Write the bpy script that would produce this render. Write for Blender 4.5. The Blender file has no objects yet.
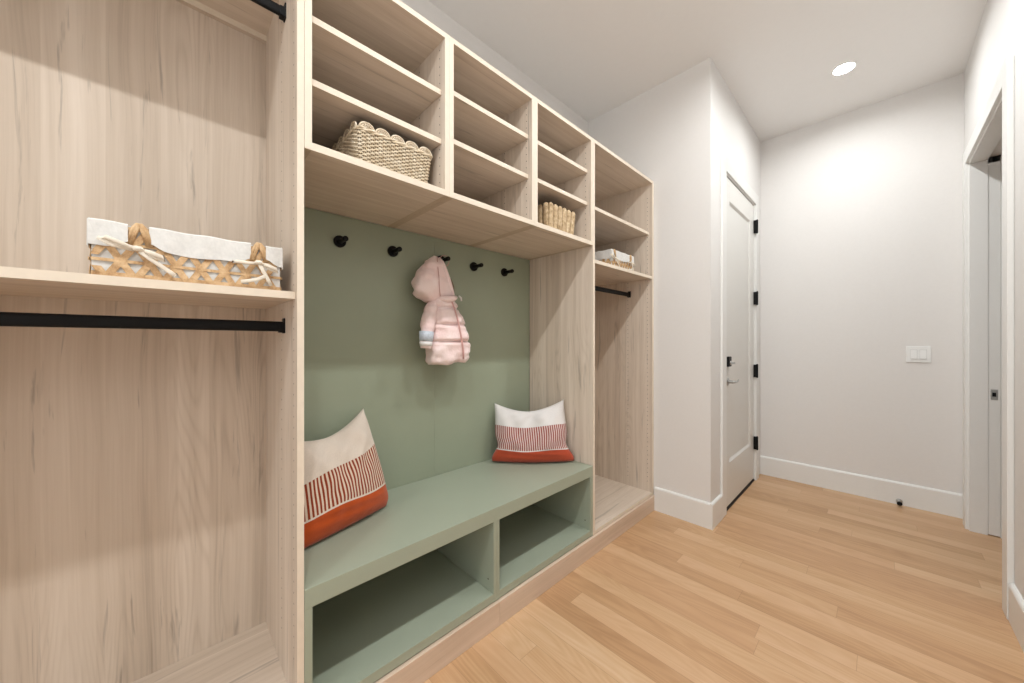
import bpy, bmesh, math, random
from mathutils import Vector, Matrix, noise
random.seed(7)
R = math.radians
sc = bpy.context.scene
col = sc.collection

# ------------------------------------------------------------ camera, world, exposure, lamps
F_PX, CY, YAW, EYE = 354.0, 342.5, 46.0, 1.22
cd = bpy.data.cameras.new('camera'); cam = bpy.data.objects.new('camera', cd); col.objects.link(cam)
cd.sensor_fit = 'HORIZONTAL'; cd.sensor_width = 36.0; cd.lens = 36.0 * F_PX / 1024.0
cd.shift_y = (CY - 341.5) / 1024.0
cd.clip_start = 0.02
cam.location = (0, 0, EYE); cam.rotation_euler = (R(90), 0, R(YAW))
sc.camera = cam
sc.view_settings.view_transform = 'Standard'; sc.view_settings.look = 'None'
sc.view_settings.gamma = 1.0; sc.view_settings.use_curve_mapping = False
sc.view_settings.exposure = 0.25

world = bpy.data.worlds.new('world'); sc.world = world; world.use_nodes = True
bg = world.node_tree.nodes['Background']
bg.inputs[0].default_value = (0.95, 0.985, 1.0, 1); bg.inputs[1].default_value = 1.6   # daylight reaching the open end of the hall

LAMP_X = -0.165
LAMP_Y = [3.31, 2.18, 1.05, -0.08, -1.21]
LAMP_W = 12.5
CEIL = 3.09

# ------------------------------------------------------------ helpers
def s2l(c):
    c = c / 255.0
    return c / 12.92 if c <= 0.04045 else ((c + 0.055) / 1.055) ** 2.4
def rgb(r, g, b): return (s2l(r), s2l(g), s2l(b), 1.0)

class MB:
    """collects geometry, then links it as ONE mesh object"""
    def __init__(self): self.v = []; self.f = []; self.m = []; self.uv = {}
    def add(self, verts, faces, mi=0):
        o = len(self.v); self.v += [tuple(p) for p in verts]
        for f in faces: self.f.append(tuple(i + o for i in f)); self.m.append(mi)
        return o
    def box(self, x0, x1, y0, y1, z0, z1, mi=0):
        v = [(x0,y0,z0),(x1,y0,z0),(x1,y1,z0),(x0,y1,z0),(x0,y0,z1),(x1,y0,z1),(x1,y1,z1),(x0,y1,z1)]
        self.add(v, [(0,3,2,1),(4,5,6,7),(0,1,5,4),(1,2,6,5),(2,3,7,6),(3,0,4,7)], mi)
        return self
    def tube(self, pts, rad, n=8, mi=0, cap=True, closed=False, flat=1.0, up=(0,0,1)):
        pts = [Vector(p) for p in pts]; N = len(pts); rings = []
        up = Vector(up); prev = None
        for i, p in enumerate(pts):
            if closed: t = pts[(i+1) % N] - pts[i-1]
            else: t = pts[min(i+1, N-1)] - pts[max(i-1, 0)]
            if t.length < 1e-9: t = Vector((0,0,1))
            t.normalize()
            a = t.cross(up)
            if a.length < 0.05: a = prev if prev is not None else t.cross(Vector((1,0.2,0)))
            a = (a - t * a.dot(t)).normalized(); prev = a
            b = a.cross(t).normalized()
            r = rad[i] if isinstance(rad, (list, tuple)) else rad
            rings.append([p + a * (math.cos(2*math.pi*k/n) * r) + b * (math.sin(2*math.pi*k/n) * r * flat) for k in range(n)])
        vs = [q for r_ in rings for q in r_]; fs = []
        M = N if closed else N - 1
        for i in range(M):
            j = (i + 1) % N
            for k in range(n):
                l = (k + 1) % n
                fs.append((i*n+k, i*n+l, j*n+l, j*n+k))
        if cap and not closed:
            fs.append(tuple(range(n-1, -1, -1))); fs.append(tuple((N-1)*n + k for k in range(n)))
        self.add(vs, fs, mi); return self
    def lathe(self, prof, c, axis='Z', n=24, mi=0, cap=True):
        """prof: list of (radius, height) along the axis"""
        vs = []; fs = []
        for r, h in prof:
            for k in range(n):
                a = 2*math.pi*k/n; u, w = r*math.cos(a), r*math.sin(a)
                p = {'Z': (u, w, h), 'X': (h, u, w), 'Y': (w, h, u)}[axis]
                vs.append((c[0]+p[0], c[1]+p[1], c[2]+p[2]))
        for i in range(len(prof)-1):
            for k in range(n):
                l = (k+1) % n; fs.append((i*n+k, i*n+l, (i+1)*n+l, (i+1)*n+k))
        if cap and prof[0][0] > 1e-5: fs.append(tuple(range(n-1, -1, -1)))
        if cap and prof[-1][0] > 1e-5: fs.append(tuple((len(prof)-1)*n + k for k in range(n)))
        self.add(vs, fs, mi); return self
    def build(self, name, mats, parent=None, bevel=0.0, smooth=False, uvs=None, sub=0):
        off = Vector((0,0,0))
        if parent is not None:
            p = parent
            while p is not None: off += p.location; p = p.parent
        me = bpy.data.meshes.new(name)
        me.from_pydata([(x-off.x, y-off.y, z-off.z) for x, y, z in self.v], [], self.f)
        if not isinstance(mats, (list, tuple)): mats = [mats]
        for m in mats: me.materials.append(m)
        for p_, mi in zip(me.polygons, self.m): p_.material_index = mi
        if uvs:
            ul = me.uv_layers.new(name='UVMap')
            for lp in me.loops: ul.data[lp.index].uv = uvs[lp.vertex_index]
        bm = bmesh.new(); bm.from_mesh(me)
        bmesh.ops.recalc_face_normals(bm, faces=bm.faces); bm.to_mesh(me); bm.free()
        if smooth:
            for p_ in me.polygons: p_.use_smooth = True
        o = bpy.data.objects.new(name, me); col.objects.link(o)
        if parent is not None: o.parent = parent
        if bevel > 0:
            b = o.modifiers.new('bevel', 'BEVEL'); b.width = bevel; b.segments = 2; b.limit_method = 'ANGLE'; b.angle_limit = R(50)
        if sub:
            s = o.modifiers.new('subsurf', 'SUBSURF'); s.levels = sub; s.render_levels = sub
        return o

def tag(o, label=None, cat=None, group=None, kind=None):
    if label: o['label'] = label
    if cat: o['category'] = cat
    if group: o['group'] = group
    if kind: o['kind'] = kind
    return o
def thing(name, loc, label, cat, group=None, kind=None):
    o = bpy.data.objects.new(name, None); o.location = loc; o.empty_display_size = 0.05; col.objects.link(o)
    return tag(o, label, cat, group, kind)
def copy_tree(o, parent=None):
    c = o.copy(); col.objects.link(c)
    if parent is not None: c.parent = parent
    for ch in [x for x in col.objects if x.parent == o]: copy_tree(ch, c)
    return c

# ------------------------------------------------------------ node helper
class NT:
    def __init__(self, name):
        self.mat = bpy.data.materials.new(name); self.mat.use_nodes = True
        self.t = self.mat.node_tree; self.b = self.t.nodes['Principled BSDF']
    def n(self, typ, **kw):
        nd = self.t.nodes.new(typ)
        for k, v in kw.items(): setattr(nd, k, v)
        return nd
    def link(self, a, b): self.t.links.new(a, b)
    def put(self, sock, val):
        if hasattr(val, 'is_output') or isinstance(val, bpy.types.NodeSocket): self.link(val, sock)
        else: sock.default_value = val
    def math(self, op, a, b=0.0, c=None):
        nd = self.n('ShaderNodeMath', operation=op); self.put(nd.inputs[0], a); self.put(nd.inputs[1], b)
        if c is not None: self.put(nd.inputs[2], c)
        return nd.outputs[0]
    def xyz(self, x, y, z=0.0):
        nd = self.n('ShaderNodeCombineXYZ')
        for s, v in zip(nd.inputs, (x, y, z)): self.put(s, v)
        return nd.outputs[0]
    def sep(self, v):
        nd = self.n('ShaderNodeSeparateXYZ'); self.link(v, nd.inputs[0]); return nd.outputs
    def noise(self, vec, scale=1.0, detail=2.0, rough=0.5, dist=0.0):
        nd = self.n('ShaderNodeTexNoise'); self.link(vec, nd.inputs['Vector'])
        nd.inputs['Scale'].default_value = scale; nd.inputs['Detail'].default_value = detail
        nd.inputs['Roughness'].default_value = rough; nd.inputs['Distortion'].default_value = dist
        return nd.outputs['Fac']
    def white(self, vec):
        nd = self.n('ShaderNodeTexWhiteNoise', noise_dimensions='3D'); self.link(vec, nd.inputs['Vector']); return nd.outputs['Value']
    def ramp(self, fac, stops):
        nd = self.n('ShaderNodeValToRGB'); self.link(fac, nd.inputs[0]); e = nd.color_ramp.elements
        while len(e) < len(stops): e.new(0.5)
        for el, (p, c) in zip(e, stops): el.position = p; el.color = c
        return nd.outputs[0]
    def mix(self, fac, a, b, mode='MIX'):
        nd = self.n('ShaderNodeMix', data_type='RGBA', blend_type=mode)
        self.put(nd.inputs[0], fac); self.put(nd.inputs[6], a); self.put(nd.inputs[7], b); return nd.outputs[2]
    def bump(self, h, strength=0.2, dist=0.002):
        nd = self.n('ShaderNodeBump'); nd.inputs['Strength'].default_value = strength; nd.inputs['Distance'].default_value = dist
        self.link(h, nd.inputs['Height']); self.link(nd.outputs[0], self.b.inputs['Normal'])
    def done(self, color=None, rough=0.5, metal=0.0, spec=0.5):
        if color is not None: self.put(self.b.inputs['Base Color'], color)
        self.put(self.b.inputs['Roughness'], rough); self.b.inputs['Metallic'].default_value = metal
        self.b.inputs['Specular IOR Level'].default_value = spec
        return self.mat
def G(v): return (v, v, v, 1)

def flat(name, color, rough=0.5, metal=0.0, spec=0.5, tex=0.03, scale=40.0, bump=0.0):
    m = NT(name); tc = m.n('ShaderNodeTexCoord').outputs['Object']
    nz = m.noise(tc, scale, 3.0)
    c = m.mix(1.0, color, m.ramp(nz, [(0.3, G(1.0 - tex)), (0.7, G(1.0))]), 'MULTIPLY')
    if bump: m.bump(nz, bump, 0.001)
    return m.done(c, rough, metal, spec)

def wood(name, grain, light, mid, dark, crack_amt=0.5, rough=0.5, ring=0.12, tonew=0.20):
    """pale laminated board; grain = axis along which it runs"""
    m = NT(name)
    tc = m.n('ShaderNodeTexCoord').outputs['Object']; s = m.sep(tc)
    rnd = m.n('ShaderNodeObjectInfo').outputs['Random']
    if grain == 'Z': across, along = m.math('ADD', s[0], s[1]), s[2]
    elif grain == 'Y': across, along = m.math('ADD', s[0], s[2]), s[1]
    else: across, along = m.math('ADD', s[1], s[2]), s[0]
    across = m.math('ADD', across, m.math('MULTIPLY', rnd, 7.3)); along = m.math('ADD', along, m.math('MULTIPLY', rnd, 3.1))
    # gentle wander of the grain
    w = m.noise(m.xyz(m.math('MULTIPLY', across, 2.0), m.math('MULTIPLY', along, 1.1)), 1.0, 2.0)
    ac = m.math('ADD', across, m.math('MULTIPLY', m.math('SUBTRACT', w, 0.5), 0.05))
    # boards of uneven tone
    bd = m.math('FLOOR', m.math('DIVIDE', across, 0.118))
    tone = m.white(m.xyz(bd, 3.7, 1.3))
    broad = m.noise(m.xyz(m.math('MULTIPLY', ac, 25.0), m.math('MULTIPLY', along, 0.42), bd), 1.0, 3.0, 0.6)
    # cathedral rings
    field = m.noise(m.xyz(m.math('MULTIPLY', ac, 10.0), m.math('MULTIPLY', along, 0.8), m.math('MULTIPLY', tone, 9.0)), 1.0, 1.0, 0.4)
    rings = m.math('POWER', m.math('MULTIPLY', m.math('ADD', m.math('SINE', m.math('MULTIPLY', field, 130.0)), 1.0), 0.5), 2.5)
    ringamp = m.noise(m.xyz(m.math('MULTIPLY', ac, 5.0), m.math('MULTIPLY', along, 0.7), 5.5), 1.0, 1.0)
    ringamp = m.ramp(ringamp, [(0.42, G(0.05)), (0.62, G(1.0))])
    fib = m.noise(m.xyz(m.math('MULTIPLY', ac, 190.0), m.math('MULTIPLY', along, 3.0)), 1.0, 3.0, 0.6)
    v = m.math('ADD', m.math('ADD', m.math('MULTIPLY', tone, tonew), 0.5*(0.20-tonew)), m.math('MULTIPLY', broad, 0.66))
    v = m.math('ADD', v, m.math('MULTIPLY', fib, 0.26))
    v = m.math('SUBTRACT', v, m.math('MULTIPLY', m.math('MULTIPLY', rings, ringamp), ring))
    c = m.ramp(v, [(0.22, dark), (0.48, mid), (0.78, light)])
    # fine dark cracks and knots, drawn out along the grain
    ck = m.noise(m.xyz(m.math('MULTIPLY', ac, 38.0), m.math('MULTIPLY', along, 2.0), 2.2), 1.0, 4.0, 0.62, 0.5)
    ck = m.ramp(ck, [(0.62, G(0.0)), (0.70, G(1.0))])
    c = m.mix(m.math('MULTIPLY', ck, crack_amt), c, tuple(x * 0.42 for x in dark[:3]) + (1,))
    m.bump(fib, 0.08, 0.0006)
    return m.done(c, rough, 0.0, 0.35)

WL, WM, WD = rgb(224,210,195), rgb(205,189,172), rgb(167,151,135)
M_wz = wood('pale wood upright grain', 'Z', WL, WM, WD, 0.42)
M_wy = wood('pale wood lengthwise grain', 'Y', WL, WM, WD, 0.36, ring=0.05, tonew=0.07)
M_kick = wood('pale wood plinth', 'Y', rgb(222,200,180), rgb(206,182,160), rgb(178,152,130), 0.15, ring=0.05)
M_edge = flat('pale edge banding', rgb(230,216,197), 0.5, tex=0.06)
M_under = flat('raw board end', rgb(196,178,156), 0.6, tex=0.1)
M_hole = flat('dark hole', rgb(82,70,60), 0.8)
M_green = flat('sage green laminate', rgb(154,163,142), 0.42, tex=0.02, scale=8)
M_greenb = flat('sage green bench laminate', rgb(160,168,150), 0.38, tex=0.02, scale=8)
M_wall = flat('white wall paint', rgb(230,227,224), 0.6, tex=0.015, scale=60, bump=0.03)
M_ceil = flat('ceiling paint', rgb(240,238,236), 0.8, tex=0.01)
M_trim = flat('white trim paint', rgb(234,233,230), 0.32, tex=0.01)
M_door = flat('white door paint', rgb(228,226,221), 0.35, tex=0.01)
M_black = flat('matt black metal', rgb(13,13,14), 0.5, metal=0.0, spec=0.2)
M_dark = flat('dark seal', rgb(34,28,24), 0.7)
M_steel = flat('brushed steel', rgb(190,190,188), 0.38, metal=1.0)
M_plas = flat('white plastic', rgb(240,240,238), 0.3)
M_shadowgap = flat('grey gap', rgb(120,117,112), 0.8)

def floor_material():
    m = NT('oak floorboards'); tc = m.n('ShaderNodeTexCoord').outputs['Object']; s = m.sep(tc)
    W, L = 0.0965, 1.35
    yy = m.math('DIVIDE', s[1], W); row = m.math('FLOOR', yy)
    off = m.math('MULTIPLY', m.white(m.xyz(row, 4.1, 0.0)), 7.0)
    xx = m.math('ADD', m.math('DIVIDE', s[0], L), off); cell = m.math('FLOOR', xx)
    rn = m.white(m.xyz(row, cell, 2.0)); rn2 = m.white(m.xyz(row, cell, 9.0))
    # gaps
    fy = m.math('PINGPONG', yy, 0.5); fy = m.math('MULTIPLY', fy, W)       # distance to a seam
    fy = m.math('SUBTRACT', 1.0, m.math('MINIMUM', m.math('DIVIDE', fy, 0.0011), 1.0))
    fx = m.math('PINGPONG', xx, 0.5); fx = m.math('MULTIPLY', fx, L)
    fx = m.math('SUBTRACT', 1.0, m.math('MINIMUM', m.math('DIVIDE', fx, 0.0011), 1.0))
    gap = m.math('MAXIMUM', fx, fy)
    px, py = m.math('ADD', s[0], m.math('MULTIPLY', rn, 30.0)), m.math('ADD', s[1], m.math('MULTIPLY', rn2, 9.0))
    broad = m.noise(m.xyz(m.math('MULTIPLY', px, 1.1), m.math('MULTIPLY', py, 16.0), rn), 1.0, 3.0, 0.55)
    field = m.noise(m.xyz(m.math('MULTIPLY', px, 1.3), m.math('MULTIPLY', py, 9.0), rn), 1.0, 1.0, 0.4)
    rings = m.math('MULTIPLY', m.math('ADD', m.math('SINE', m.math('MULTIPLY', field, 95.0)), 1.0), 0.5)
    fib = m.noise(m.xyz(m.math('MULTIPLY', px, 9.0), m.math('MULTIPLY', py, 330.0), rn), 1.0, 3.0, 0.6)
    v = m.math('ADD', m.math('MULTIPLY', rn, 0.36), m.math('MULTIPLY', broad, 0.40))
    v = m.math('ADD', v, m.math('MULTIPLY', fib, 0.24))
    v = m.math('SUBTRACT', v, m.math('MULTIPLY', rings, 0.09))
    c = m.ramp(v, [(0.14, rgb(164,124,86)), (0.40, rgb(194,154,114)), (0.62, rgb(208,172,134)), (0.86, rgb(222,194,160))])
    pinkish = m.mix(m.math('MULTIPLY', rn2, 0.35), c, rgb(206,164,128))
    c = m.mix(m.math('MULTIPLY', gap, 0.55), pinkish, rgb(120,82,52))
    m.bump(m.math('SUBTRACT', m.math('MULTIPLY', fib, 0.3), gap), 0.15, 0.0006)
    r = m.math('ADD', m.math('MULTIPLY', fib, 0.12), 0.30)
    return m.done(c, r, 0.0, 0.4)
M_floor = floor_material()

# ------------------------------------------------------------ geometry constants (metres)
XF = -1.145            # front of the closets
XB = -1.645            # back of the closets
XW = -1.71             # wall behind them
XD = -0.765            # wall of the white door
YE = 2.55              # end wall beside the closet
YF = 3.96              # far wall
XR = 0.412             # right wall
YOPEN = -2.2           # open end of the hall behind the camera

# ------------------------------------------------------------ the room
def struct(name, mb, mat, label=None, bevel=0.0, parent=None):
    o = mb.build(name, mat, parent, bevel)
    if parent is None: o['kind'] = 'structure'; 
    if label: o['label'] = label
    return o
struct('floor', MB().box(XW-0.1, 2.0, YOPEN, YF+0.1, -0.06, 0.0), M_floor, 'pale oak floorboards laid across the hall')
# ceiling, with round holes left for the can lights
def ceiling():
    bm = bmesh.new()
    x0, x1, y0, y1 = XW-0.1, 2.0, YOPEN, YF+0.1
    mb = MB(); r = 0.053; n = 32; ys = sorted(LAMP_Y)
    hs = 0.12
    mb.box(x0, LAMP_X-hs, y0, y1, CEIL, CEIL+0.02); mb.box(LAMP_X+hs, x1, y0, y1, CEIL, CEIL+0.02)
    prev = y0
    for y in ys:
        mb.box(LAMP_X-hs, LAMP_X+hs, prev, y-hs, CEIL, CEIL+0.02); prev = y+hs
        ring = []; sq = []
        for k in range(n):
            a = 2*math.pi*(k+0.5)/n; c, s = math.cos(a), math.sin(a); q = hs/max(abs(c), abs(s))
            ring.append((LAMP_X+r*c, y+r*s, CEIL)); sq.append((LAMP_X+q*c, y+q*s, CEIL))
        # exact corners, so nothing of the square is left open
        fs = [(k, (k+1)%n, n+(k+1)%n, n+k) for k in range(n)]
        mb.add(ring+sq, fs)
        for sx, sy in ((1,1),(-1,1),(-1,-1),(1,-1)):
            cands = sorted(range(n), key=lambda k: (sq[k][0]-(LAMP_X+sx*hs))**2+(sq[k][1]-(y+sy*hs))**2)[:2]
            mb.add([sq[cands[0]], sq[cands[1]], (LAMP_X+sx*hs, y+sy*hs, CEIL)], [(0,1,2)])
    mb.box(LAMP_X-hs, LAMP_X+hs, prev, y1, CEIL, CEIL+0.02)
    struct('ceiling', mb, M_ceil, 'plain white ceiling')
ceiling()
struct('wall_left', MB().box(XW-0.1, XW, YOPEN, YE, 0, CEIL), M_wall)
struct('wall_alcove', MB().box(XW-0.1, XD-0.12, YE, YE+0.12, 0, CEIL), M_wall)
# wall with the white door: opening from DY0 to DY1, up to DH
DY0, DY1, DH = 2.835, 3.735, 2.45
struct('wall_entry', MB().box(XD-0.12, XD, YE, DY0, 0, CEIL).box(XD-0.12, XD, DY1, YF, 0, CEIL).box(XD-0.12, XD, DY0, DY1, DH, CEIL), M_wall)
struct('wall_far', MB().box(XD-0.12, 2.0, YF, YF+0.1, 0, CEIL), M_wall)
# right wall: opening from PY0 to PY1
PY0, PY1, PH = 2.738, 3.74, 2.395
WT = 0.19
struct('wall_right', MB().box(XR, XR+WT, YOPEN, PY0, 0, CEIL).box(XR, XR+WT, PY0, PY1, PH, CEIL)
       .box(XR, XR+0.066, PY1, YF, 0, CEIL).box(XR+0.120, XR+WT, PY1, YF, 0, CEIL), M_wall)
struct('wall_beyond', MB().box(1.9, 2.0, YOPEN, YF, 0, CEIL).box(XR+WT, 1.9, 1.6, 1.7, 0, CEIL), M_wall)

def baseboard(name, pts, h=0.168, t=0.016):
    """prism of baseboard profile along a straight run; pts = ((x,y),(x,y)), n = into the room"""
    (x0, y0), (x1, y1), (nx, ny) = pts
    prof = [(0, 0), (t, 0), (t, h-0.012), (t*0.75, h-0.004), (t*0.4, h), (0, h)]
    vs = []; 
    for x, y in ((x0, y0), (x1, y1)):
        for d, z in prof: vs.append((x+nx*d, y+ny*d, z))
    n = len(prof); fs = [(i, (i+1) % n, n+(i+1) % n, n+i) for i in range(n)] + [tuple(range(n)), tuple(range(2*n-1, n-1, -1))]
    mb = MB(); mb.add(vs, fs); struct(name, mb, M_trim)
baseboard('baseboard_alcove', ((XF+0.012, YE), (XD, YE), (0, -1)))
baseboard('baseboard_entry', ((XD, YE-0.016), (XD, DY0-0.085), (1, 0)))
baseboard('baseboard_far', ((XD, YF), (XR, YF), (0, -1)))
baseboard('baseboard_right', ((XR, YOPEN), (XR, PY0-0.09), (-1, 0)))

# casings
def casing(name, axis_x, y0, y1, h, w, side, t=0.02, left_only=False, w1=None):
    mb = MB(); w1 = w if w1 is None else w1
    a, b = (axis_x, axis_x + side*t) if side > 0 else (axis_x + side*t, axis_x)
    mb.box(a, b, y0-w, y0, 0, h+w); mb.box(a, b, y1, y1+w1, 0, h+w); mb.box(a, b, y0, y1, h, h+w)
    struct(name, mb, M_trim, bevel=0.003)
casing('trim_1', XD, DY0+0.010, DY1-0.010, DH-0.010, 0.095, 1, t=0.016)
casing('trim_2', XR, PY0, PY1, PH-0.005, 0.088, -1)
# jambs of the white door
struct('trim_3', MB().box(XD-0.12, XD+0.004, DY0-0.001, DY0+0.018, 0, DH).box(XD-0.12, XD+0.004, DY1-0.018, DY1+0.001, 0, DH).box(XD-0.12, XD+0.004, DY0, DY1, DH-0.018, DH+0.001)
       .box(XD-0.12, XD-0.06, DY0+0.018, DY0+0.03, 0, DH-0.018).box(XD-0.12, XD-0.06, DY1-0.03, DY1-0.018, 0, DH-0.018), M_trim, bevel=0.001)
# split jambs of the pocket door opening (far side carries the slot)
struct('trim_4', MB().box(XR-0.004, XR+WT+0.004, PY0-0.001, PY0+0.018, 0, PH).box(XR-0.004, XR+0.0692, PY1-0.018, PY1+0.001, 0, PH-0.018)
       .box(XR+0.1168, XR+WT+0.004, PY1-0.018, PY1+0.001, 0, PH).box(XR-0.004, XR+0.0692, PY0, PY1, PH-0.018, PH).box(XR+0.1168, XR+WT+0.004, PY0, PY1, PH-0.018, PH), M_trim, bevel=0.001)
# threshold under the white door
struct('trim_5', MB().box(XD-0.14, XD+0.004, DY0+0.018, DY1-0.018, 0.0005, 0.012), M_dark, bevel=0.002)

# white panel door
d1 = thing('door_1', (XD-0.01, DY0+0.02, 0.014), 'white single panel entry door with black hinges', None, kind='structure')
dx1 = XD - 0.002; dx0 = dx1 - 0.045; dy0, dy1, dz0, dz1 = DY0+0.021, DY1-0.021, 0.022, DH-0.026
st = 0.125; py0, py1, pz0, pz1 = dy0+st, dy1-st, 0.335, dz1-0.16
mb = MB()
mb.box(dx0, dx1, dy0, py0, dz0, dz1); mb.box(dx0, dx1, py1, dy1, dz0, dz1)
mb.box(dx0, dx1, py0, py1, dz0, pz0); mb.box(dx0, dx1, py0, py1, pz1, dz1)
mb.build('door_leaf', M_door, d1, 0.002)
mb = MB().box(dx0+0.004, dx1-0.012, py0-0.001, py1+0.001, pz0-0.001, pz1+0.001)
mb.build('door_panel', M_door, d1)
mb = MB(); q = 0.014        # sloped moulding round the panel
for (ya, za, yb, zb) in ((py0,pz0,py1,pz0),(py1,pz0,py1,pz1),(py1,pz1,py0,pz1),(py0,pz1,py0,pz0)):
    cy_, cz_ = (py0+py1)/2, (pz0+pz1)/2
    def inn(y, z): return (y + (q if y < cy_ else -q), z + (q if z < cz_ else -q))
    (yc, zc), (yd, zd) = inn(yb, zb), inn(ya, za)
    mb.add([(dx1-0.002, ya, za), (dx1-0.002, yb, zb), (dx1-0.0115, yc, zc), (dx1-0.0115, yd, zd)], [(0,1,2,3)])
mb.build('panel_moulding', M_door, d1)
MB().box(dx0+0.004, dx1-0.004, dy0+0.002, dy1-0.002, 0.0125, 0.022).build('door_sweep', M_dark, d1)
for z in (0.335, 0.97, 1.61, 2.24):
    hg = MB().box(dx1+0.001, dx1+0.024, dy1-0.016, dy1+0.010, z-0.055, z+0.055)
    hg.build('hinge', M_black, d1, 0.001)
    MB().lathe([(0.0, z-0.062), (0.006, z-0.060), (0.0075, z-0.055), (0.0075, z+0.055), (0.006, z+0.060), (0, z+0.062)], (dx1+0.026, dy1-0.002, 0), 'Z', 12).build('hinge_knuckle', M_black, d1, smooth=False)
# deadbolt and lever
ly = dy0 + 0.062
db = MB().box(dx1, dx1+0.022, ly-0.033, ly+0.033, 1.045, 1.118).build('deadbolt_housing', M_black, d1, 0.004)
MB().lathe([(0.0, 0.0), (0.016, 0.0), (0.016, 0.006), (0.010, 0.009), (0, 0.009)], (dx1+0.022, ly, 1.072), 'X', 20).box(dx1+0.028, dx1+0.048, ly-0.004, ly+0.024, 1.064, 1.078).build('thumb_turn', M_steel, db, 0.002)
lv = MB().lathe([(0.0, 0.0), (0.029, 0.0), (0.029, 0.006), (0.024, 0.010), (0.012, 0.012), (0.012, 0.04), (0, 0.04)], (dx1, ly, 0.935), 'X', 24).build('lever_rosette', M_steel, d1, smooth=False)
MB().tube([(dx1+0.040, ly-0.012, 0.935), (dx1+0.045, ly, 0.935), (dx1+0.047, ly+0.03, 0.933), (dx1+0.046, ly+0.07, 0.931), (dx1+0.045, ly+0.10, 0.937), (dx1+0.044, ly+0.122, 0.944)],
          [0.008, 0.010, 0.008, 0.0065, 0.006, 0.004], 10).build('lever_handle', M_steel, lv, smooth=True)

# pocket door, slid back into the wall, showing only its edge
d2 = thing('door_2', (XR+0.093, PY1-0.014, 0.01), 'white pocket door slid back into the wall, edge showing', None, kind='structure')
MB().box(XR+0.070, XR+0.116, PY1-0.014, YF-0.004, 0.006, PH-0.04).build('door_leaf', M_trim, d2, 0.0015)
MB().box(XR+0.079, XR+0.107, PY1-0.0155, PY1-0.0142, 0.86, 0.925).build('edge_pull_plate', M_steel, d2, 0.0006)
MB().box(XR+0.086, XR+0.100, PY1-0.0170, PY1-0.0156, 0.880, 0.905).build('latch_bolt', M_black, d2, 0.0004)

# ------------------------------------------------------------ closet joinery
def holes(mb, y, side, xs, z0, z1, step=0.032, mi=1, r=0.0026):
    z = z0
    while z < z1:
        for x in xs:
            yy = y + side*0.0003; vs = [(x+r*math.cos(a*math.pi/3), yy, z+r*math.sin(a*math.pi/3)) for a in range(6)]
            mb.add(vs, [tuple(range(6))], mi)
        z += step
def side_panel(parent, y0, y1, z0, z1, hl=False, hr=False, xb=XB, hz=None, mats=None, split=None):
    mb = MB()
    if split: mb.box(xb, split-0.0018, y0, y1, z0, z1); xb = split
    mb.box(xb, XF-0.0012, y0, y1, z0, z1); mb.box(XF-0.0012, XF, y0, y1, z0, z1, 2)
    if z0 > 1: mb.box(xb, XF-0.003, y0+0.0006, y1-0.0006, z0-0.0008, z0+0.0005, 3)
    a, b = hz or (z0+0.12, z1-0.1)
    if hl: holes(mb, y0, -1, (XF-0.037, XF-0.192), a, b)
    if hr: holes(mb, y1, 1, (XF-0.037, XF-0.192), a, b)
    return mb.build('side_panel', mats or [M_wz, M_hole, M_edge, M_under], parent)
def board(name, parent, x0, x1, y0, y1, z0, z1, m=None):
    mb = MB().box(x0, x1-0.0012, y0, y1, z0, z1); mb.box(x1-0.0012, x1, y0, y1, z0, z1, 1)
    return mb.build(name, [m or M_wy, M_edge], parent)
T = 0.0195
def rod(parent, x, y0, y1, zc):
    ring = MB()
    n = 16; vs = []; 
    for y in (y0+0.0025, y1-0.0025):
        for k in range(n):
            a = 2*math.pi*k/n; u, w = math.cos(a), math.sin(a)
            vs.append((x + 0.0075*math.copysign(abs(u)**0.6, u), y, zc + 0.0155*math.copysign(abs(w)**0.75, w)))
    ring.add(vs, [(k, (k+1) % n, n+(k+1) % n, n+k) for k in range(n)] + [tuple(range(n)), tuple(range(n, 2*n))])
    ro = ring.build('hanging_rod', M_black, parent, smooth=False)
    for y, s in ((y0, 1), (y1, -1)):
        a, b = sorted((y, y+s*0.004)); c, d = sorted((y, y+s*0.016))
        MB().box(x-0.012, x+0.012, a, b, zc-0.021, zc+0.026).box(x-0.0105, x+0.0105, c, d, zc-0.019, zc-0.0145).box(x-0.0105, x-0.0085, c, d, zc-0.019, zc+0.012).box(x+0.0085, x+0.0105, c, d, zc-0.019, zc+0.012).build('rod_bracket', M_black, ro, 0.0008)

ZT = 2.399
# --- left tower
LY0, LY1 = -0.70, 0.2765
XBL = -1.61
lt = thing('closet_tower', (-1.4, -0.2, 0.0), 'tall open pale wood closet at left with black rods and one shelf', 'closet')
side_panel(lt, LY0, LY0+T, 0.105, ZT, hr=True, xb=XBL)
side_panel(lt, LY1-0.0175, LY1, 0.105, ZT, hl=True, xb=XBL, hz=(0.3, 2.3))
ya, yb = LY0+T, LY1-0.0175
MB().box(XBL, XBL+0.008, ya, yb, 0.105, ZT-T).build('back_panel', M_wz, lt)
board('top_panel', lt, XBL, XF, ya, yb, 2.362, 2.384)
board('bottom_panel', lt, XBL+0.008, XF-0.001, ya, yb, 0.150, 0.170)
board('back_rail', lt, XBL+0.008, XBL+0.026, ya, yb, 2.342, 2.362)
board('shelf', lt, XBL+0.008, XF-0.018, ya+0.001, yb-0.001, 1.345, 1.3655)
rod(lt, -1.30, ya, yb, 1.270); rod(lt, -1.286, ya, yb, 2.246)

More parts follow.
